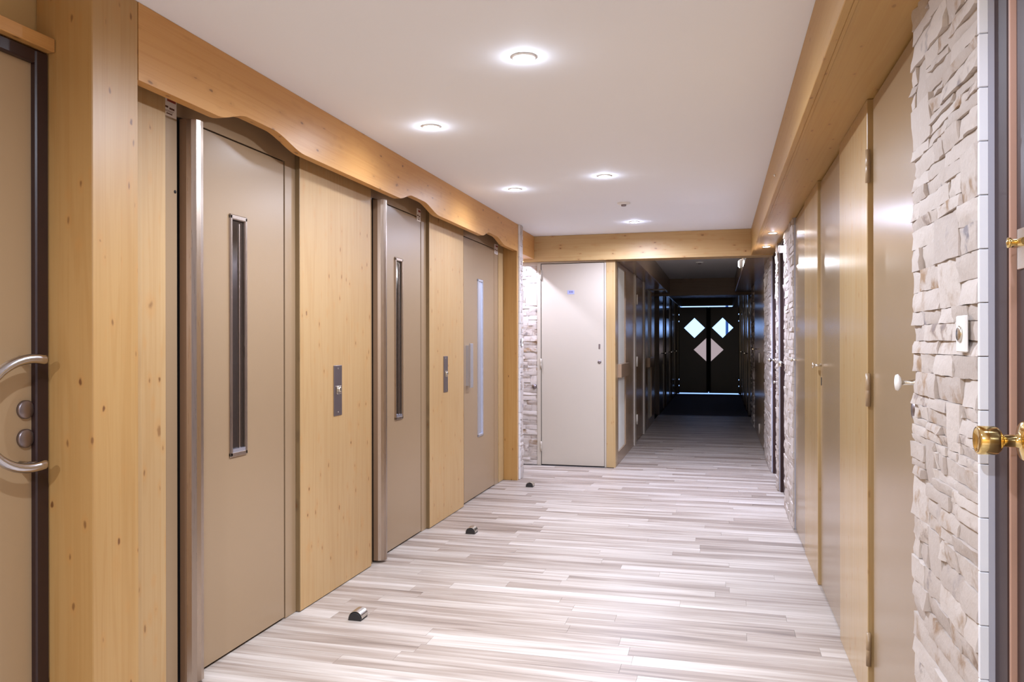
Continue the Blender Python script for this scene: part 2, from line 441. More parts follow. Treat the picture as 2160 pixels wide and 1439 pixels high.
def lift_door(idx, ybl, yb0, yb1, ys0, ys1, win, wz0, label, bar=True):
    """ybl..: jamb board start; yb0..yb1 leaf; ys0..ys1 far stile"""
    d = thing('door_%d' % idx, label, 'lift door', (XL, (yb0 + yb1) / 2, 0), kind='structure')
    # frame: near jamb, far stile, header
    bm = bmesh.new()
    box(bm, -1.944, XL, ybl, (yb0 - .075) if bar else yb0 - .006, .002, CZ - .003)
    box(bm, -1.944, XL, ys0, ys1, .002, CZ - .003)
    box(bm, -1.944, XL, (yb0 - .075) if bar else yb0 - .006, ys0, 2.043, CZ - .003)
    obj('door_frame', bm, 'beige', d)
    part('rebate', 'gap', d, -1.944, -1.886, yb0 - .08, ys0, .001, 2.043)
    # leaf with window hole
    w0, w1 = win; wz1 = 1.742
    bm = bmesh.new()
    for a in ((yb0, w0, .010, 2.036), (w1, yb1, .010, 2.036), (w0, w1, .010, wz0), (w0, w1, wz1, 2.036)):
        box(bm, -1.885, XL, *a)
    bmesh.ops.remove_doubles(bm, verts=bm.verts, dist=1e-5)
    lf = obj('leaf', bm, 'beige', d)
    # window frame (bevelled profile)
    fr = bmesh.new()
    def rail(y0, y1, z0, z1): box(fr, XL - .008, XL + .008, y0, y1, z0, z1, bev=.004)
    t_ = .0145
    rail(w0 - .002, w0 + t_, wz0, wz1); rail(w1 - t_, w1 + .002, wz0, wz1); rail(w0 - .002, w1 + .002, wz1 - t_ * 1.3, wz1 + .002); rail(w0 - .002, w1 + .002, wz0 - .002, wz0 + t_ * 1.3)
    obj('window_frame', fr, 'steel' if idx != 4 else 'alu', d)
    if idx != 4:
        part('window_pane', 'glassdark', d, -1.886, -1.880, w0 + .01, w1 - .01, wz0 + .01, wz1 - .01)
        part('glazing_bar', 'steel', d, -1.880, -1.876, w0 + (w1 - w0) * .60, w0 + (w1 - w0) * .66, wz0 + .02, wz1 - .03)
        part('sill', 'alu', d, -1.880, -1.868, w0 + .014, w1 - .014, wz0 + .016, wz0 + .03)
    else:
        part('window_pane', 'alu', d, -1.883, -1.878, w0 + .01, w1 - .01, wz0 + .01, wz1 - .01)  # opaque pale metal pane stands in for bluish light reflected in the glass
    if bar:
        y0 = yb0 - .062
        prof = [(-1.874, y0), (-1.846, y0), (-1.830, y0 + .006), (-1.817, y0 + .018), (-1.811, y0 + .034), (-1.812, y0 + .050), (-1.820, y0 + .060), (-1.874, y0 + .061)]
        bm = bmesh.new(); prism(bm, prof, 'Z', .012, 2.035)
        for f in bm.faces:
            c = f.calc_center_median()
            if c.x < -1.848: f.material_index = 1
        tag(obj('edge_profile', bm, ['steel', 'bar_side'], d), 'brushed steel edge profile')
        bm = bmesh.new(); lathe(bm, [(.0, .0), (.006, .0), (.006, .0015), (0, .0015)], (XL, ybl + .075, 1.770), 'X', 12)
        obj('screw_hole', bm, 'gap', d)
    else:
        bm = bmesh.new(); lathe(bm, [(.0, .0), (.006, .0), (.006, .0015), (0, .0015)], (XL, ybl + .04, 1.770), 'X', 12)
        obj('screw_hole', bm, 'gap', d)
        hd = obj('pull_handle', B(XL + .028, XL + .040, yb0 + .045, yb0 + .115, .885, 1.225, bev=.003), 'alu', d)
        part('standoff', 'alu', hd, XL, XL + .028, yb0 + .05, yb0 + .11, .90, 1.21)
    # strip between frame and wood panel
    return d
lift_door(2, 2.346, 2.506, 3.146, 3.158, 3.246, (2.742, 2.856), .778, 'first lift door from the left, with slim dark window and full height steel edge')
lift_door(3, 4.014, 4.146, 4.814, 4.826, 4.916, (4.390, 4.505), .768, 'second lift door, between the two wide spruce panels')
lift_door(4, 5.642, 5.712, 6.545, 6.553, 6.670, (6.062, 6.205), .475, 'third lift door with long pale window and blue grey pull handle', bar=False)

def call_plate(y0, z0, label):
    t = thing('key_switch_plate', label, 'switch plate', (XP, y0 + .044, z0), group='lift key switch plates')
    bm = bmesh.new(); box(bm, XP, XP + .004, y0, y0 + .086, z0, z0 + .252, bev=.0015); obj('plate', bm, 'plate', t)
    k = obj('key_switch', B(XP + .004, XP + .009, y0 + .022, y0 + .070, z0 + .108, z0 + .150, bev=.0035), 'nickel', t)
    bm = bmesh.new(); lathe(bm, [(.013, .0), (.013, .006), (.010, .008), (0, .008)], (XP + .009, y0 + .046, z0 + .131), 'X', 20); obj('key_barrel', bm, 'nickel', k)
    part('keyway', 'gap', k, XP + .0165, XP + .018, y0 + .044, y0 + .048, z0 + .123, z0 + .139)
    for zz in (.018, .236):
        bm = bmesh.new(); lathe(bm, [(.004, 0), (.004, .001), (0, .0015)], (XP + .004, y0 + .044, z0 + zz), 'X', 10); obj('screw', bm, 'nickel', t)
call_plate(3.572, .866, 'dark steel key switch plate on the spruce panel between first and second lift doors')
call_plate(5.190, .885, 'dark steel key switch plate on the spruce panel between second and third lift doors')

def sticker(y0, y1, z0, z1, label, x=XL):
    t = thing('notice_sticker', label, 'sticker', (x, (y0 + y1) / 2, z0))
    part('paper', 'paper', t, x, x + .0015, y0, y1, z0, z1)
    w = y1 - y0; h = z1 - z0; bm = bmesh.new()
    for (a, b, c, e) in ((.05, .42, .40, .50), (.50, .85, .36, .46), (.15, .8, .27, .29), (.15, .75, .21, .23), (.3, .7, .10, .16)):
        box(bm, x + .0015, x + .0018, y0 + a * w, y0 + b * w, z0 + c * h, z0 + e * h)
    obj('printed_lines', bm, 'ink', t)
    part('printed_header', 'redink', t, x + .0015, x + .0018, y0 + .35 * w, y0 + .95 * w, z0 + .74 * h, z0 + .90 * h)
sticker(2.352, 2.428, 2.030, 2.100, 'paper notice under the beam beside the first lift door')
sticker(4.750, 4.815, 2.015, 2.095, 'small paper notice on the header of the second lift door', x=XL)
sticker(6.560, 6.665, 2.000, 2.085, 'small paper notice above the far corner of the third lift door', x=XL)

# ------------------------------------------------------------------ door stops
def door_stop(x, y, label):
    t = thing('door_stop', label, 'door stop', (x, y, 0), group='half round floor door stops')
    n = 16; r = .030; yh = .034
    def half(rr, z0): return [(x + rr * math.cos(math.pi * k / n), z0 + rr * .95 * math.sin(math.pi * k / n)) for k in range(n + 1)]
    bm = bmesh.new(); pts = [(x + r, 0)] + half(r, .006) + [(x - r, 0)]
    prism(bm, pts, 'Y', y - yh, y + yh); obj('rubber_body', bm, 'rubber', t)
    bm = bmesh.new(); ro, ri = r + .003, r + .0003
    pts = half(ro, .010) + half(ri, .010)[::-1]
    prism(bm, pts, 'Y', y - yh + .006, y + yh + .001); 
    for f in bm.faces: f.smooth = False
    obj('metal_cover', bm, 'nickel', t)
door_stop(-1.562, 3.240, 'half round metal and rubber door stop nearest the viewer, by the first lift door')
door_stop(-1.550, 4.880, 'half round metal and rubber door stop in front of the second lift door')
door_stop(-1.565, 6.580, 'farthest half round door stop, near the stone pier')

# ------------------------------------------------------------------ stones
SPN = [0]
def stone_mesh(u0, u1, z0, z1, base, proud, nrm, lowpoly=False):
    """irregular slip: u along wall, nrm: function (u,z,depth)->world point"""
    bm = bmesh.new(); nu = max(2, min(6, int((u1 - u0) / .022))); nz = 2 if z1 - z0 < .04 else 3
    if lowpoly: nu, nz = 2, 2
    tilt = random.uniform(-.004, .004); tu = random.uniform(-.004, .004)
    grid = []
    for j in range(nz + 1):
        row = []
        for i in range(nu + 1):
            fu, fz = i / nu, j / nz
            edge = i in (0, nu) or j in (0, nz)
            dd = proud + tilt * (fz - .5) * 2 + tu * (fu - .5) * 2 + random.uniform(-.0019, .0019)
            if edge: dd -= random.uniform(.0004, .0035)
            du = random.uniform(-.002, .002) if i in (0, nu) else random.uniform(-.006, .006)
            dz = random.uniform(-.0012, .0012) if j in (0, nz) else random.uniform(-.004, .004)
            row.append(bm.verts.new(nrm(u0 + (u1 - u0) * fu + du * (0 if edge and i in (0, nu) else 1), z0 + (z1 - z0) * fz + dz, max(base + .004, dd))))
        grid.append(row)
    for j in range(nz):
        for i in range(nu):
            bm.faces.new((grid[j][i], grid[j][i + 1], grid[j + 1][i + 1], grid[j + 1][i])).smooth = True
    ring = [grid[0][i] for i in range(nu + 1)] + [grid[j][nu] for j in range(1, nz + 1)] + [grid[nz][i] for i in range(nu - 1, -1, -1)] + [grid[j][0] for j in range(nz - 1, 0, -1)]
    cu, cz_ = (u0 + u1) / 2, (z0 + z1) / 2
    us = []
    corners = [(u0 + (u1 - u0) * i / nu, z0) for i in range(nu + 1)] + [(u1, z0 + (z1 - z0) * j / nz) for j in range(1, nz + 1)] + [(u0 + (u1 - u0) * i / nu, z1) for i in range(nu - 1, -1, -1)] + [(u0, z0 + (z1 - z0) * j / nz) for j in range(nz - 1, 0, -1)]
    back = [bm.verts.new(nrm(a, b, base)) for a, b in corners]
    n = len(ring); ring = [bm.verts.new(v.co) for v in ring]
    for k in range(n): bm.faces.new((ring[k], back[k], back[(k + 1) % n], ring[(k + 1) % n]))
    bmesh.ops.recalc_face_normals(bm, faces=bm.faces)
    return bm

def cladding(name, label, u0, u1, z0, z1, nrm, thick=.017, mod=.1, end=None, lw=(.10, .26)):
    """ledge stone slips in 10 cm modules"""
    loc = nrm((u0 + u1) / 2, 0, 0)
    t = thing(name, label, 'stone wall', loc, kind='structure')
    bm = bmesh.new()
    p = [nrm(u0, z0, 0), nrm(u1, z0, 0), nrm(u1, z1, 0), nrm(u0, z1, 0)]; q = [nrm(u0, z0, .004), nrm(u1, z0, .004), nrm(u1, z1, .004), nrm(u0, z1, .004)]
    a = [bm.verts.new(v) for v in p]; b = [bm.verts.new(v) for v in q]
    bm.faces.new(a); bm.faces.new(b)
    for k in range(4): bm.faces.new((a[k], b[k], b[(k + 1) % 4], a[(k + 1) % 4]))
    bmesh.ops.recalc_face_normals(bm, faces=bm.faces); obj('backing', bm, 'plaster', t)
    z = z0
    while z < z1 - .012:
        zt = min(z + mod, z1)
        hgt = zt - z
        if hgt > .06:
            q = random.random()
            cuts = [0, random.uniform(.35, .65), 1] if q < .45 else ([0, random.uniform(.25, .38), random.uniform(.58, .75), 1] if q < .85 else [0, random.uniform(.2, .3), random.uniform(.42, .55), random.uniform(.7, .82), 1])
        else: cuts = [0, 1]
        rows = list(zip(cuts, cuts[1:])); tall = None
        for ri, (c0, c1) in enumerate(rows):
            u = u0
            while u < u1 - .005:
                if tall and tall[0] - .001 <= u < tall[1] - .001: u = tall[1]; continue
                ue = min(u + random.uniform(*lw) * random.choice((.5, .8, 1, 1.3)), u1)
                if tall and u < tall[0] < ue: ue = tall[0]
                if u1 - ue < .045: ue = u1
                top = c1
                if ri == 0 and tall is None and len(rows) > 1 and random.random() < .3 and ue - u < .2: top = 1; tall = (u, ue)
                pr = thick * random.uniform(.70, 1.12)
                bm = stone_mesh(u + .0004, ue - .0004, z + hgt * c0 + .0004, z + hgt * top - .0004, .0, pr, nrm)
                obj('stone', bm, 'stone', t, rnd=(random.random(), random.random(), random.random()), origin=nrm((u + ue) / 2, z + hgt * (c0 + top) / 2, 0))
                u = ue
        if end is not None:  # sawn block ends of the slips
            obj('stone_end', end(z + .0008, zt - .0008), 'quoin', t)
        z = zt
    return t

right = lambda u, z, dd: (XR - dd, u, z)
def end_near(z0, z1):
    return B(XR - .0155, XR + .0005, 1.640, 1.650, z0, z1, bev=.0012)
cladding('wall_right_stone_near', 'big rough white ledge stone pier beside the dark brown door, at the right edge', 1.652, 2.165, .003, SB, right, end=end_near)
cladding('wall_right_stone_second', 'rough white ledge stone pier beyond the three beige doors on the right', 5.50, 6.22, .003, SB, right, lw=(.12, .3))
cladding('wall_right_stone_third', 'narrow rough white ledge stone pier between the two brown doors on the right', 6.88, 7.12, .003, SB, right, lw=(.12, .25))
cladding('wall_right_stone_far', 'rough white ledge stone pier just beyond the cross beam on the right', 7.84, 8.90, .003, SB, right, lw=(.2, .4))
leftf = lambda u, z, dd: (XB + dd, u, z)
def end_pier(z0, z1): return B(XB, XB + .016, 6.885, 6.893, z0, z1, bev=.001)
cladding('wall_left_stone_pier', 'narrow bright stone pier at the far end of the lift wall', 6.894, 7.02, .003, CZ - .003, leftf, end=end_pier, lw=(.06, .14))
YD = 7.78
facing = lambda u, z, dd: (u, YD - dd, z)
cladding('wall_recess_stone', 'bright rough stone wall left of the beige numbered door', -2.30, -1.772, .003, SB - .01, facing, lw=(.1, .24))

# masonry bodies that carry the right hand piers and reveals
struct('wall_right_reveal', 'plaster', 'grey plaster edge between the near stone pier and the dark brown door', 'wall', XR, .56, 1.640, 2.165, .0, SB)
struct('wall_right_pier_core', 'plaster', 'core of the second stone pier on the right', 'wall', XR, .56, 5.50, 6.22, 0, SB)
struct('wall_right_pier_core_third', 'plaster', 'core of the third stone pier on the right', 'wall', XR, .56, 6.88, 7.12, 0, SB)
struct('wall_right_pier_core_far', 'plaster', 'core of the stone pier beyond the cross beam', 'wall', XR, .56, 7.84, 8.90, 0, SB)

# light switch on near stones
def rocker(x, y, z, sx, label, w=.058, h=.072):
    t = thing('light_switch', label, 'light switch', (x, y, z))
    part('cover_plate', 'white', t, x, x + sx * .007, y - w / 2, y + w / 2, z - h / 2, z + h / 2, bev=.002)
    bm = bmesh.new(); lathe(bm, [(.0, 0), (.016, 0), (.016, sx * .003), (.013, sx * .0045), (0, sx * .005)], (x + sx * .007, y, z), 'X', 20)
    obj('push_button', bm, 'nickel', t)
rocker(XR - .018, 1.725, 1.246, -1, 'white push light switch on the big stone pier at the right edge')
rocker(XB + .018, 6.955, 1.235, 1, 'white light switch on the narrow stone pier by the third lift door')
bm = bmesh.new(); lathe(bm, [(0, 0), (.024, 0), (.024, -.012), (.018, -.02), (0, -.021)], (-1.800, YD - .018, .790), 'Y', 20)
tag(obj('wall_sounder', bm, 'plate'), 'small round grey fitting low on the bright recess stones', 'fitting')

# ------------------------------------------------------------------ soffit on the right
def soffit(name, x_face, x_wall, y0, y1, mat, label, lip=True):
    t = thing(name, label, 'soffit', ((x_face + x_wall) / 2, y0, SB), kind='structure')
    a, b = sorted((x_face, x_wall)); 
    part('fascia_board', mat, t, x_face, x_face + (.022 if x_wall > x_face else -.022), y0, y1, SB - .006, CZ - .001, bev=.002)
    part('underside_board', mat, t, x_face + (.022 if x_wall > x_face else -.022), x_wall, y0, y1, SB, SB + .02)
    if lip: part('edge_strip', mat, t, x_face + .022, x_face + .034, y0, y1, SB - .004, SB, bev=.0015)
    return t
soffit('wall_right_soffit', .291, .56, -2.5, 7.70, 'wSoff', 'long spruce boxed soffit along the top of the right wall')
bm = bmesh.new(); lathe(bm, [(.0, 0), (.006, 0), (.006, -.003), (.003, -.012), (0, -.012)], (.291, 4.407, 2.115), 'X', 12)
tag(obj('small_hook', bm, 'nickel'), 'tiny shiny screw in the face of the spruce soffit', 'hook')

# ------------------------------------------------------------------ right doors
def right_door(idx, y0, y1, label, near_gap=True, hinges=(), knob=None, x=XR + .012, mat='beige_gloss', ztop=2.036):
    d = thing('door_%d' % idx, label, 'door', (x, (y0 + y1) / 2, 0), kind='structure')
    part('leaf', mat, d, x, x + .035, y0, y1, .008, ztop, bev=.0015)
    part('rebate', 'gap', d, x + .036, x + .05, y0 - .02, y1 + .02, 0, SB)
    for (yy, zz) in hinges:
        bm = bmesh.new(); lathe(bm, [(0, 0), (.008, 0), (.008, .052), (.0075, .053), (.0075, .054), (.008, .055), (.008, .11), (0, .11)], (x - .012, yy, zz - .055), 'Z', 12)
        obj('hinge', bm, 'beige', d)
    return d
# door A
dA = right_door(6, 2.175, 2.838, 'nearest beige door on the right, partly behind the big stone pier, with white mushroom knob', hinges=[(2.865, 1.82), (2.865, 1.07), (2.865, .20)])
def mush_knob(parent, x, y, z, mat='white', r=.022, proj=.05):
    bm = bmesh.new(); lathe(bm, [(.0, .0), (.011, 0), (.009, -.006), (.0065, -.012), (.0065, -proj + .012), (.0, -proj + .012)], (x, y, z), 'X', 16)
    k = obj('knob', bm, 'nickel', parent)
    bm = bmesh.new(); lathe(bm, [(0, -proj + .014), (r * .6, -proj + .012), (r, -proj + .005), (r * .9, -proj), (0, -proj - .004)], (x, y, z), 'X', 20)
    obj('knob_cap', bm, mat, k)
mush_knob(dA, XR + .012, 2.245, 1.125)
bm = bmesh.new(); lathe(bm, [(0, 0), (.024, 0), (.022, -.006), (0, -.007)], (XR + .012, 2.262, 1.052), 'X', 20); obj('escutcheon', bm, 'plate', dA)
dB = right_door(7, 3.520, 4.250, 'middle beige door on the right, between two pale spruce posts', hinges=[])
dC = right_door(8, 4.905, 5.49, 'farthest of the three beige doors on the right, next to the second stone pier', hinges=[], x=XR + .002)
def lever(parent, x, y, z, mat='nickel', key=True, L=.03):
    bm = bmesh.new(); tube(bm, [(x, y, z), (x - .035, y, z)], .006, 10); k = obj('knob', bm, mat, parent)
    bm = bmesh.new(); lathe(bm, [(0, 0), (.013, -.001), (.014, -.008), (.0, -.010)], (x - .035, y, z), 'X', 16); obj('knob_cap', bm, mat, k)
    if key: part('keyhole_plate', 'gap', parent, x - .002, x, y - .008, y + .008, z - .10, z - .06)
lever(dB, XR + .012, 4.215, 1.115); lever(dC, XR + .012, 5.445, 1.115)
# posts between the doors
def rpost(y0, y1, label):
    return tag(obj('spruce_post', B(XR, .559, y0, y1, 0, SB - .001, bev=.002), 'wClear'), label, 'post', kind='structure')
rpost(2.880, 3.510, 'wide pale spruce post between the two nearer beige doors on the right')
rpost(4.268, 4.895, 'pale spruce post between the middle and farthest beige doors on the right')
struct('trim_2', 'beige_gloss', 'beige jamb strip at the hinges of the nearest beige door on the right', 'trim', XR + .03, .559, 2.840, 2.880, 0, SB - .001)
struct('trim_3', 'beige_gloss', 'beige jamb strip beside the middle door on the right', 'trim', XR + .03, .559, 4.252, 4.267, 0, SB - .001)

# dark brown near door with brass knob
d = thing('door_9', 'dark brown door at the right edge with brass knob and brass bolt', 'door', (.50, 1.1, 0), kind='structure')
bm = bmesh.new(); box(bm, .4925, .56, 1.572, 1.6395, 0, SB, .002); box(bm, .4925, .56, .40, .44, 0, SB, .002); obj('frame', bm, 'brown', d)
part('edge_strip', 'brown_edge', d, .4945, .51, 1.5630, 1.5715, 0, 2.03, bev=.001)
part('leaf', 'brown', d, .503, .545, .45, 1.560, .008, 2.03, bev=.002)
bm = bmesh.new(); lathe(bm, [(0, .0), (.034, 0), (.035, -.003), (.031, -.008), (.016, -.011), (.0115, -.013), (.0105, -.022), (.0105, -.036), (.014, -.039), (.0185, -.041), (.0235, -.046), (.0245, -.050), (.0245, -.074), (.0225, -.0765), (.020, -.0765), (.018, -.0745), (0, -.0725)], (.503, 1.512, 1.062), 'X', 36)
k = obj('knob', bm, 'brass', d)
bt = obj('bolt', B(.499, .503, 1.490, 1.545, 1.355, 1.425, bev=.001), 'nickel', d)
bm = bmesh.new(); tube(bm, [(.497, 1.500, 1.40), (.497, 1.552, 1.40)], .007, 10); obj('bolt_slide', bm, 'brass', bt)
bm = bmesh.new(); lathe(bm, [(0, 0), (.006, 0), (.006, -.012), (.009, -.015), (.009, -.019), (0, -.021)], (.497, 1.525, 1.40), 'X', 14); obj('bolt_knob', bm, 'brass', bt)

# two brown doors between stone piers
def brown_door(idx, y0, y1, label, knob_y):
    d = thing('door_%d' % idx, label, 'door', (.51, (y0 + y1) / 2, 0), kind='structure')
    bm = bmesh.new(); box(bm, XR + .004, .559, y0, y0 + .05, 0, SB - .001); box(bm, XR + .004, .559, y1 - .05, y1, 0, SB - .001); box(bm, XR + .004, .559, y0 + .05, y1 - .05, 2.02, SB - .001)
    obj('frame', bm, 'brown', d)
    part('leaf', 'brown', d, .506, .545, y0 + .052, y1 - .052, .008, 2.018, bev=.002)
    bm = bmesh.new(); lathe(bm, [(0, .0), (.026, 0), (.026, -.006), (.010, -.010), (.009, -.034), (.020, -.042), (.023, -.052), (.020, -.064), (0, -.068)], (.506, knob_y, 1.065), 'X', 20)
    obj('knob', bm, 'nickel', d)
    bm = bmesh.new(); lathe(bm, [(0, .0), (.015, 0), (.015, -.012), (.009, -.02), (0, -.021)], (.506, knob_y, .86), 'X', 16); obj('lock', bm, 'nickel', d)
    return d
brown_door(10, 6.22, 6.88, 'brown door between the second and third stone piers on the right', 6.34)
brown_door(11, 7.12, 7.84, 'brown door on the right under the end of the cross beam', 7.72)
bm = bmesh.new(); box(bm, .43, XR + .004, 6.225, 6.262, 1.90, 1.955, bev=.005)  # nickel block stands in for a specular glint by the pier top
tag(obj('glint_block', bm, 'nickel'), 'small nickel block standing in for a bright glint at the top of the second stone pier', 'fitting')

# ------------------------------------------------------------------ cross beam and the facing door
tag(obj('cross_beam', B(-1.975, .50, 7.700, 7.90, 2.040, CZ - .001, bev=.002), 'wCross'), 'spruce cross beam spanning the hall above the corridor opening', 'beam', kind='structure')
tag(obj('short_beam', B(-1.92, -1.785, 7.022, 7.699, SB + .015, CZ - .001, bev=.002), 'wBeam'), 'short spruce beam between the stone pier and the cross beam', 'beam', kind='structure')
struct('wall_recess_back', 'plaster', 'wall carrying the bright recess stones and the numbered door', 'wall', -3.1, -1.005, YD, 7.90, -.12, 2.04)
struct('wall_recess_top', 'ochre', 'upper wall above the recess stones', 'wall', -3.1, -1.976, YD, 7.90, 2.04, CZ)
d = thing('door_5', 'narrow beige door facing the viewer with small blue number plate', 'door', (-1.41, YD, 0), kind='structure')
Y5 = YD - .001
bm = bmesh.new(); box(bm, -1.770, -1.733, Y5 - .022, Y5, 0, 2.039); box(bm, -1.093, -1.076, Y5 - .012, Y5, 0, 2.039); box(bm, -1.733, -1.093, Y5 - .018, Y5, 2.024, 2.039)
obj('frame', bm, 'cream', d)
part('rebate', 'gap', d, -1.733, -1.093, Y5 - .003, Y5, .0, 2.024)
part('leaf', 'cream', d, -1.727, -1.097, Y5 - .016, Y5 - .003, .009, 2.018, bev=.0012)
for zz in (1.91, 1.02, .19):
    bm = bmesh.new(); lathe(bm, [(0, 0), (.008, 0), (.008, .05), (.0075, .051), (.008, .052), (.008, .10), (0, .10)], (-1.731, Y5 - .026, zz - .05), 'Z', 10); obj('hinge', bm, 'cream', d)
pl = part('number_plate', 'sign', d, -1.462, -1.392, Y5 - .019, Y5 - .016, 1.712, 1.752, bev=.001)
def text(body, size, loc, rot, mat, parent, name='lettering'):
    cu = bpy.data.curves.new(name, 'FONT'); cu.body = body; cu.size = size; cu.align_x = 'CENTER'; cu.align_y = 'CENTER'; cu.extrude = .0004
    tmp = bpy.data.objects.new('tmp', cu); C.objects.link(tmp)
    dg = bpy.context.evaluated_depsgraph_get(); me = bpy.data.meshes.new_from_object(tmp.evaluated_get(dg)); bpy.data.objects.remove(tmp, do_unlink=True)
    me.transform(Matrix.Translation(loc) @ rot); me.materials.clear(); me.materials.append(M[mat])
    o = bpy.data.objects.new(name, me); C.objects.link(o); o.parent = parent; me.transform(Matrix.Translation(-wpos(parent))); return o
text('308', .030, Vector((-1.427, Y5 - .0195, 1.734)), Matrix.Rotation(math.radians(90), 4, 'X'), 'signink', pl, 'number')
part('lock_plate', 'plate', d, -1.151, -1.134, Y5 - .020, Y5 - .016, 1.168, 1.216, bev=.002)
bm = bmesh.new(); lathe(bm, [(0, 0), (.018, 0), (.017, -.005), (.008, -.007), (0, -.006)], (-1.142, Y5 - .016, 1.040), 'Y', 20); obj('lock_cylinder', bm, 'plate', d)
tag(obj('corner_post', B(-1.075, -.985, YD - .016, YD + .12, 0, 2.039, bev=.002), 'wClear'), 'slim spruce post between the beige numbered door and the corridor', 'post', kind='structure')

# ------------------------------------------------------------------ far corridor
XC = -.985
struct('wall_corridor_left', 'taupe', 'dark taupe painted left wall of the far corridor', 'wall', -1.16, -1.035, 7.901, 12.6, -.12, CZ)
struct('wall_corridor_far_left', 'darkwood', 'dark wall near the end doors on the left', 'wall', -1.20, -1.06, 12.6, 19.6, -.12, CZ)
def framed_panel(name, y0, y1, label):
    t = thing(name, label, 'wall panel', (XC, (y0 + y1) / 2, 0), kind='structure')
    z0, z1, st = .125, 2.0, .055
    bm = bmesh.new()
    box(bm, -1.034, XC, y0 - st * 1.6, y0, 0, SB - .001); box(bm, -1.034, XC, y1, y1 + st * 2.6, 0, SB - .001); box(bm, -1.034, XC, y0, y1, 0, z0); box(bm, -1.034, XC, y0, y1, z1, SB - .001)
    obj('panel_frame', bm, 'taupe', t)
    part('infill_panel', 'panelcream', t, -1.034, -1.000, y0, y1, z0, z1)
    part('rail', 'taupe', t, -1.000, XC + .035, y0 - .02, y1 + .02, .875, 1.012, bev=.003)
framed_panel('wall_panel', 7.995, 8.66, 'cream infilled wall panel with brown rail at the corridor mouth')
framed_panel('wall_panel', 11.42, 12.05, 'farther cream infilled wall panel with brown rail in the dark corridor')
def corr_door(idx, y0, y1, mat, label, x=XC, side=1, jamb='cream', jw=.045, handle=True, xw=-1.034):
    d = thing('door_%d' % idx, label, 'door', (x, (y0 + y1) / 2, 0), kind='structure')
    bm = bmesh.new()
    a, b = (xw, x + .012 * side) if side > 0 else (x + .012 * side, xw)
    box(bm, a, b, y0, y0 + jw, 0, SB - .001); box(bm, a, b, y1 - jw, y1, 0, SB - .001)
    obj('frame', bm, jamb, d)
    l0, l1 = (xw, x - .003) if side > 0 else (x + .003, xw)
    obj('leaf', B(l0, l1, y0 + jw + .004, y1 - jw - .004, .01, SB - .004), mat, d)
    if handle:
        yy = y1 - jw - .08
        bm = bmesh.new(); tube(bm, [(x, yy, 1.03), (x + side * .045, yy, 1.03), (x + side * .047, yy - .01, 1.03), (x + side * .047, yy - .12, 1.035)], .009, 10); obj('handle', bm, 'nickel', d)
    return d
d = corr_door(12, 9.50, 10.90, 'taupe', 'dark taupe door with pale jambs on the left of the far corridor', jw=.16, handle=False)
for zz in (1.75, 1.0, .3):
    bm = bmesh.new(); tube(bm, [(XC + .022, 9.64, zz - .06), (XC + .022, 9.64, zz + .06)], .012, 10); obj('hinge', bm, 'cream', d)
struct('wall_corridor_board', 'taupe', 'taupe boarding between the first panel and the pale jambed door', 'wall', -1.034, XC, 8.81, 9.495, 0, SB - .001)
struct('wall_corridor_board_far', 'taupe', 'taupe boarding beyond the pale jambed door', 'wall', -1.034, XC, 10.905, 11.325, 0, SB - .001)
struct('wall_corridor_board_end', 'taupe', 'taupe boarding ending the left corridor wall', 'wall', -1.034, XC, 12.20, 12.6, 0, SB - .001)
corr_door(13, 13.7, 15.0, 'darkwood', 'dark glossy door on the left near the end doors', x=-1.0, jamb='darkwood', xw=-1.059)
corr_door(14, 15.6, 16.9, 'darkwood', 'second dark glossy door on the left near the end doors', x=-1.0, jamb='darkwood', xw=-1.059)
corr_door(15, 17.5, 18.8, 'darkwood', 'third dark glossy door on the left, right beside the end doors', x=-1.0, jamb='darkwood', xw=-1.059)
# right side of the far corridor
struct('trim_4', 'cream', 'cream jamb strip beyond the far stone pier', 'trim', XR - .002, .559, 8.905, 9.02, 0, SB - .001, bev=.002)
d = thing('door_16', 'shaded beige door on the right of the far corridor with two pale hinges', 'door', (XR, 10.6, 0), kind='structure')
part('leaf', 'beige_gloss', d, XR + .004, .559, 9.03, 11.75, .006, SB - .002)
for zz in (1.04, .17):
    bm = bmesh.new(); tube(bm, [(XR - .006, 10.16, zz - .06), (XR - .006, 10.16, zz + .06)], .008, 8); obj('hinge', bm, 'cream', d)
bm = bmesh.new(); tube(bm, [(XR + .004, 11.2, 1.14), (XR - .045, 11.2, 1.14), (XR - .047, 11.05, 1.14)], .009, 8); obj('handle', bm, 'nickel', d)
cladding('wall_right_stone_end', 'shaded rough stone strip beyond the taupe corridor door', 11.78, 12.6, .003, SB, lambda u, z, dd: (XR + .02 - dd * 2, u, z), lw=(.35, .6))
struct('wall_right_pier_core_end', 'plaster', 'core of the shaded stone strip', 'wall', XR + .021, .56, 11.76, 12.6, 0, SB)
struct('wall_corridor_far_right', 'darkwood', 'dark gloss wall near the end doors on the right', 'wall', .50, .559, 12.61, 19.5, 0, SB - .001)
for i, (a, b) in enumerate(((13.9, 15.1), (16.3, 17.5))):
    corr_door(17 + i, a, b, 'darkwood', ['dark glossy door on the right, nearer of the two before the end doors', 'dark glossy door on the right, beside the end doors'][i], x=.485, side=-1, jamb='darkwood', xw=.499, handle=True)
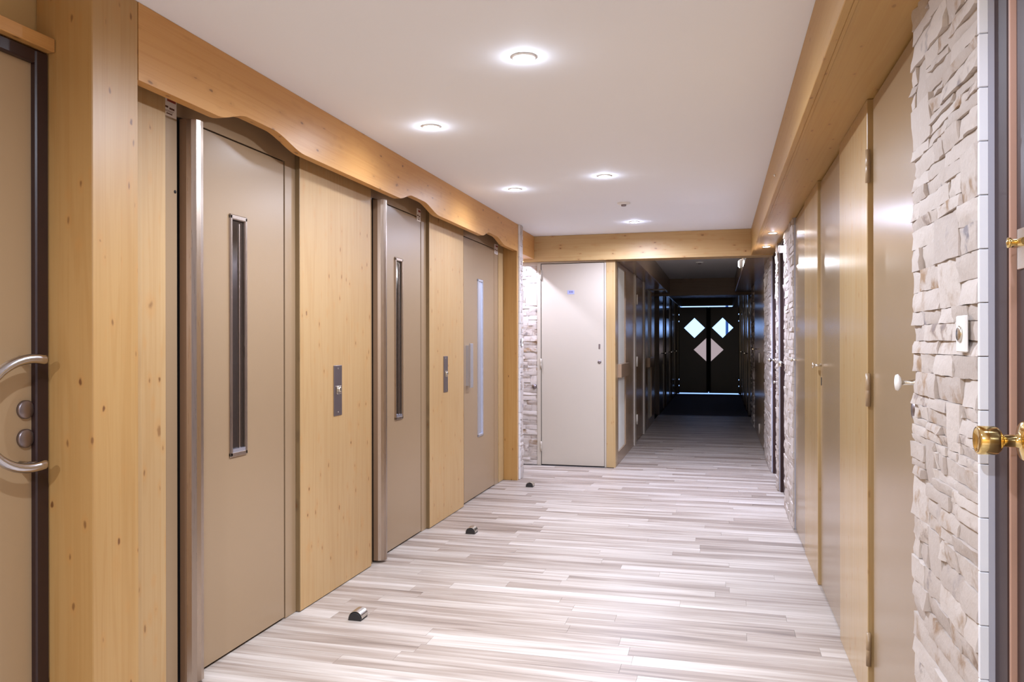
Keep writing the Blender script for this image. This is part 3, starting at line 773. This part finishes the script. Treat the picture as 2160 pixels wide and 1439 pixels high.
# soffits of the corridor
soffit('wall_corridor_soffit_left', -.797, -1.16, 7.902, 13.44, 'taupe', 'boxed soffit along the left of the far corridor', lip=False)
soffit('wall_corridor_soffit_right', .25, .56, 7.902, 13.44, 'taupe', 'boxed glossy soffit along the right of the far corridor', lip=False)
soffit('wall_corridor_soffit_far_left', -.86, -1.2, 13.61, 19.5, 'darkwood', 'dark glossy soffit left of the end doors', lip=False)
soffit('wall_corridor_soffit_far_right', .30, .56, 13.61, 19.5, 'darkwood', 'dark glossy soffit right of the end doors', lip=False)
tag(obj('dark_cross_beam', B(-1.2, .56, 13.45, 13.60, 2.012, CZ - .001), 'wDark'), 'dark cross beam deep in the far corridor', 'beam', kind='structure')
struct('trim_5', 'cream', 'thin pale batten under the left corridor soffit', 'trim', -1.03, -.80, 12.40, 12.44, SB - .012, SB)
tag(obj('entrance_mat', B(-.98, .47, 13.66, 19.2, -.0075, .004), 'mat'), 'dark entrance mat covering the floor before the end doors', 'mat')
# exit light
t = thing('emergency_light', 'small white emergency light on the right corridor soffit', 'light fitting', (.235, 9.1, 2.07))
part('housing', 'white', t, .215, .2499, 9.0, 9.16, 2.055, 2.14, bev=.008)
part('lens_cover', 'softlens', t, .205, .2149, 9.015, 9.145, 2.066, 2.130, bev=.006)
l = bpy.data.lights.new('emergency_lamp', 'POINT'); l.energy = 3.2; l.color = (.95, .95, 1.0); l.shadow_soft_size = .03
lo = bpy.data.objects.new('emergency_lamp', l); C.objects.link(lo); lo.parent = t; lo.location = (-.06, -.02, .02)

# end wall and double doors
YE = 19.5
struct('wall_end', 'darkwood', 'dark wall around the end double doors', 'wall', -1.2, -.985, YE - .02, YE + .12, -.12, CZ)
struct('wall_end_right', 'darkwood', 'dark wall right of the end double doors', 'wall', .475, .66, YE - .02, YE + .12, -.12, CZ)
struct('wall_end_top', 'darkwood', 'dark wall above the end double doors', 'wall', -.985, .475, YE - .02, YE + .12, 2.15, CZ)
d = thing('door_19', 'dark double doors at the corridor end with diamond windows', 'double door', (-.243, YE, 0), kind='structure')
x0, x1 = -.93, .445; xm = -.243
bm = bmesh.new(); box(bm, -.984, x0 - .012, YE - .06, YE + .06, 0, 2.149); box(bm, x1 + .012, .474, YE - .06, YE + .06, 0, 2.149); box(bm, x0 - .012, x1 + .012, YE - .06, YE + .06, 2.102, 2.149)
obj('frame', bm, 'darkwood', d)
def leaf_with_holes(xa, xb, dia):
    """leaf as columns of prisms around a diamond opening"""
    cx, cz_, r, rz = dia; z0, z1 = .022, 2.078
    bm = bmesh.new()
    prism(bm, [(xa, z0), (xa, z1), (cx, z1), (cx, cz_ + rz), (cx - r, cz_), (cx, cz_ - rz), (cx, z0)], 'Y', YE - .02, YE + .02)
    b2 = bmesh.new(); prism(b2, [(xb, z0), (xb, z1), (cx, z1), (cx, cz_ + rz), (cx + r, cz_), (cx, cz_ - rz), (cx, z0)], 'Y', YE - .02, YE + .02)
    m2 = bpy.data.meshes.new('t'); b2.to_mesh(m2); b2.free(); bm.from_mesh(m2); bpy.data.meshes.remove(m2)
    return bm
for side in (0, 1):
    xa, xb = (x0, xm - .008) if side == 0 else (xm + .008, x1)
    cx = -.572 if side == 0 else .082
    lf = obj('leaf', leaf_with_holes(xa, xb, (cx, 1.579, .245, .24)), 'firedoor', d)
    bm = bmesh.new(); prism(bm, [(cx - .25, 1.579), (cx, 1.825), (cx + .25, 1.579), (cx, 1.333)], 'Y', YE - .003, YE + .003); obj('window_pane', bm, 'glass', lf)
    bm = bmesh.new()
    s = -1 if side == 0 else 1; xi = xm + s * .055
    prism(bm, [(xi, 1.056 + .275), (xm + s * .345, 1.056), (xi, 1.056 - .275)], 'Y', YE - .026, YE - .0201)
    tag(obj('half_diamond_panel', bm, 'pinkpanel', lf), 'dusty pink half diamond pane with daylight put in as its own glow')
part('meeting_strip', 'gap', d, xm - .05, xm + .05, YE - .045, YE - .021, .05, 2.07)
# side seals with small gaps that let daylight through
for x_a, x_b, holes in ((x0 - .012, x0, (1.90, 1.74, .34, .19)), (x1, x1 + .012, (1.90, 1.74, .34, .19))):
    z = 0; bm = bmesh.new()
    for hz in sorted(holes): box(bm, x_a, x_b, YE - .02, YE + .02, z, hz - .014); z = hz + .014
    box(bm, x_a, x_b, YE - .02, YE + .02, z, 2.102); obj('side_seal', bm, 'gap', d)
# outside the end doors
tag(obj('outdoor_ground', B(-12, 12, 19.62, 40, -.15, -.02), plain('snowy_ground', (.8, .82, .86), .8)), 'bright snowy ground outside the end doors', 'ground', kind='structure')
tag(obj('outdoor_post', B(.165, .235, 21.3, 21.37, -.02, 3.4), plain('dark_post_paint', (.05, .09, .2), .6)), 'dark post seen outside through the right diamond window', 'post')

# ------------------------------------------------------------------ ceiling fittings
def downlight(x, y, z, power, col, label, i):
    t = thing('ceiling_spot', label, 'ceiling light', (x, y, z - .004))
    r = .042 if z > 2.2 else .032
    bm = bmesh.new(); lathe(bm, [(r * .78, .002), (r * 1.12, .002), (r * 1.12, -.001), (r * .95, -.0045), (r * .80, -.003), (r * .78, .002)], (x, y, z - .0025), 'Z', 32)
    obj('bezel', bm, 'white', t)
    bm = bmesh.new(); lathe(bm, [(0, .0), (r * .77, .0), (r * .77, -.0015), (r * .5, -.004), (0, -.005)], (x, y, z - .002), 'Z', 24)
    obj('lens', bm, 'lens', t)
    l = bpy.data.lights.new('spot_lamp', 'SPOT'); l.energy = power * K; l.color = col; l.spot_size = math.radians(176 if z > 2.2 else 140); l.spot_blend = .6 if z > 2.2 else .95; l.shadow_soft_size = .022
    g = bpy.data.lights.new('halo_light', 'POINT'); g.energy = .26 if z > 2.2 else .025; g.color = col; g.shadow_soft_size = .012  # extra point light added to brighten a halo on the ceiling around the lens
    go = bpy.data.objects.new('halo_light', g); C.objects.link(go); go.parent = t; go.location = (0, 0, -.026)
    if z > 2.2 and x > -1.0:
        q = bpy.data.lights.new('lamp_core', 'SPOT'); q.energy = power * K * (2.1 if y < 6 else .35); q.color = col; q.spot_size = math.radians(84); q.spot_blend = 1.0; q.shadow_soft_size = .022
        qo = bpy.data.objects.new('lamp_core', q); C.objects.link(qo); qo.parent = t; qo.location = (0, 0, -.022)
    lo = bpy.data.objects.new('lamp', l); C.objects.link(lo); lo.parent = t; lo.location = (0, 0, -.022)
for i, a in enumerate(DOWNLIGHTS): downlight(*a, i)
for (x, y, lab) in ((-.70, 6.03, 'flat white smoke detector on the hall ceiling'), (-.246, 10.74, 'flat smoke detector on the dark corridor ceiling')):
    t = thing('smoke_detector', lab, 'smoke detector', (x, y, CZ))
    bm = bmesh.new(); lathe(bm, [(0, 0), (.05, 0), (.05, -.008), (.035, -.014), (0, -.015)], (x, y, CZ), 'Z', 24); obj('base', bm, 'white', t)
    bm = bmesh.new(); lathe(bm, [(0, 0), (.020, 0), (.018, -.012), (0, -.014)], (x, y, CZ - .014), 'Z', 20); obj('sensor_cap', bm, 'plate', t)
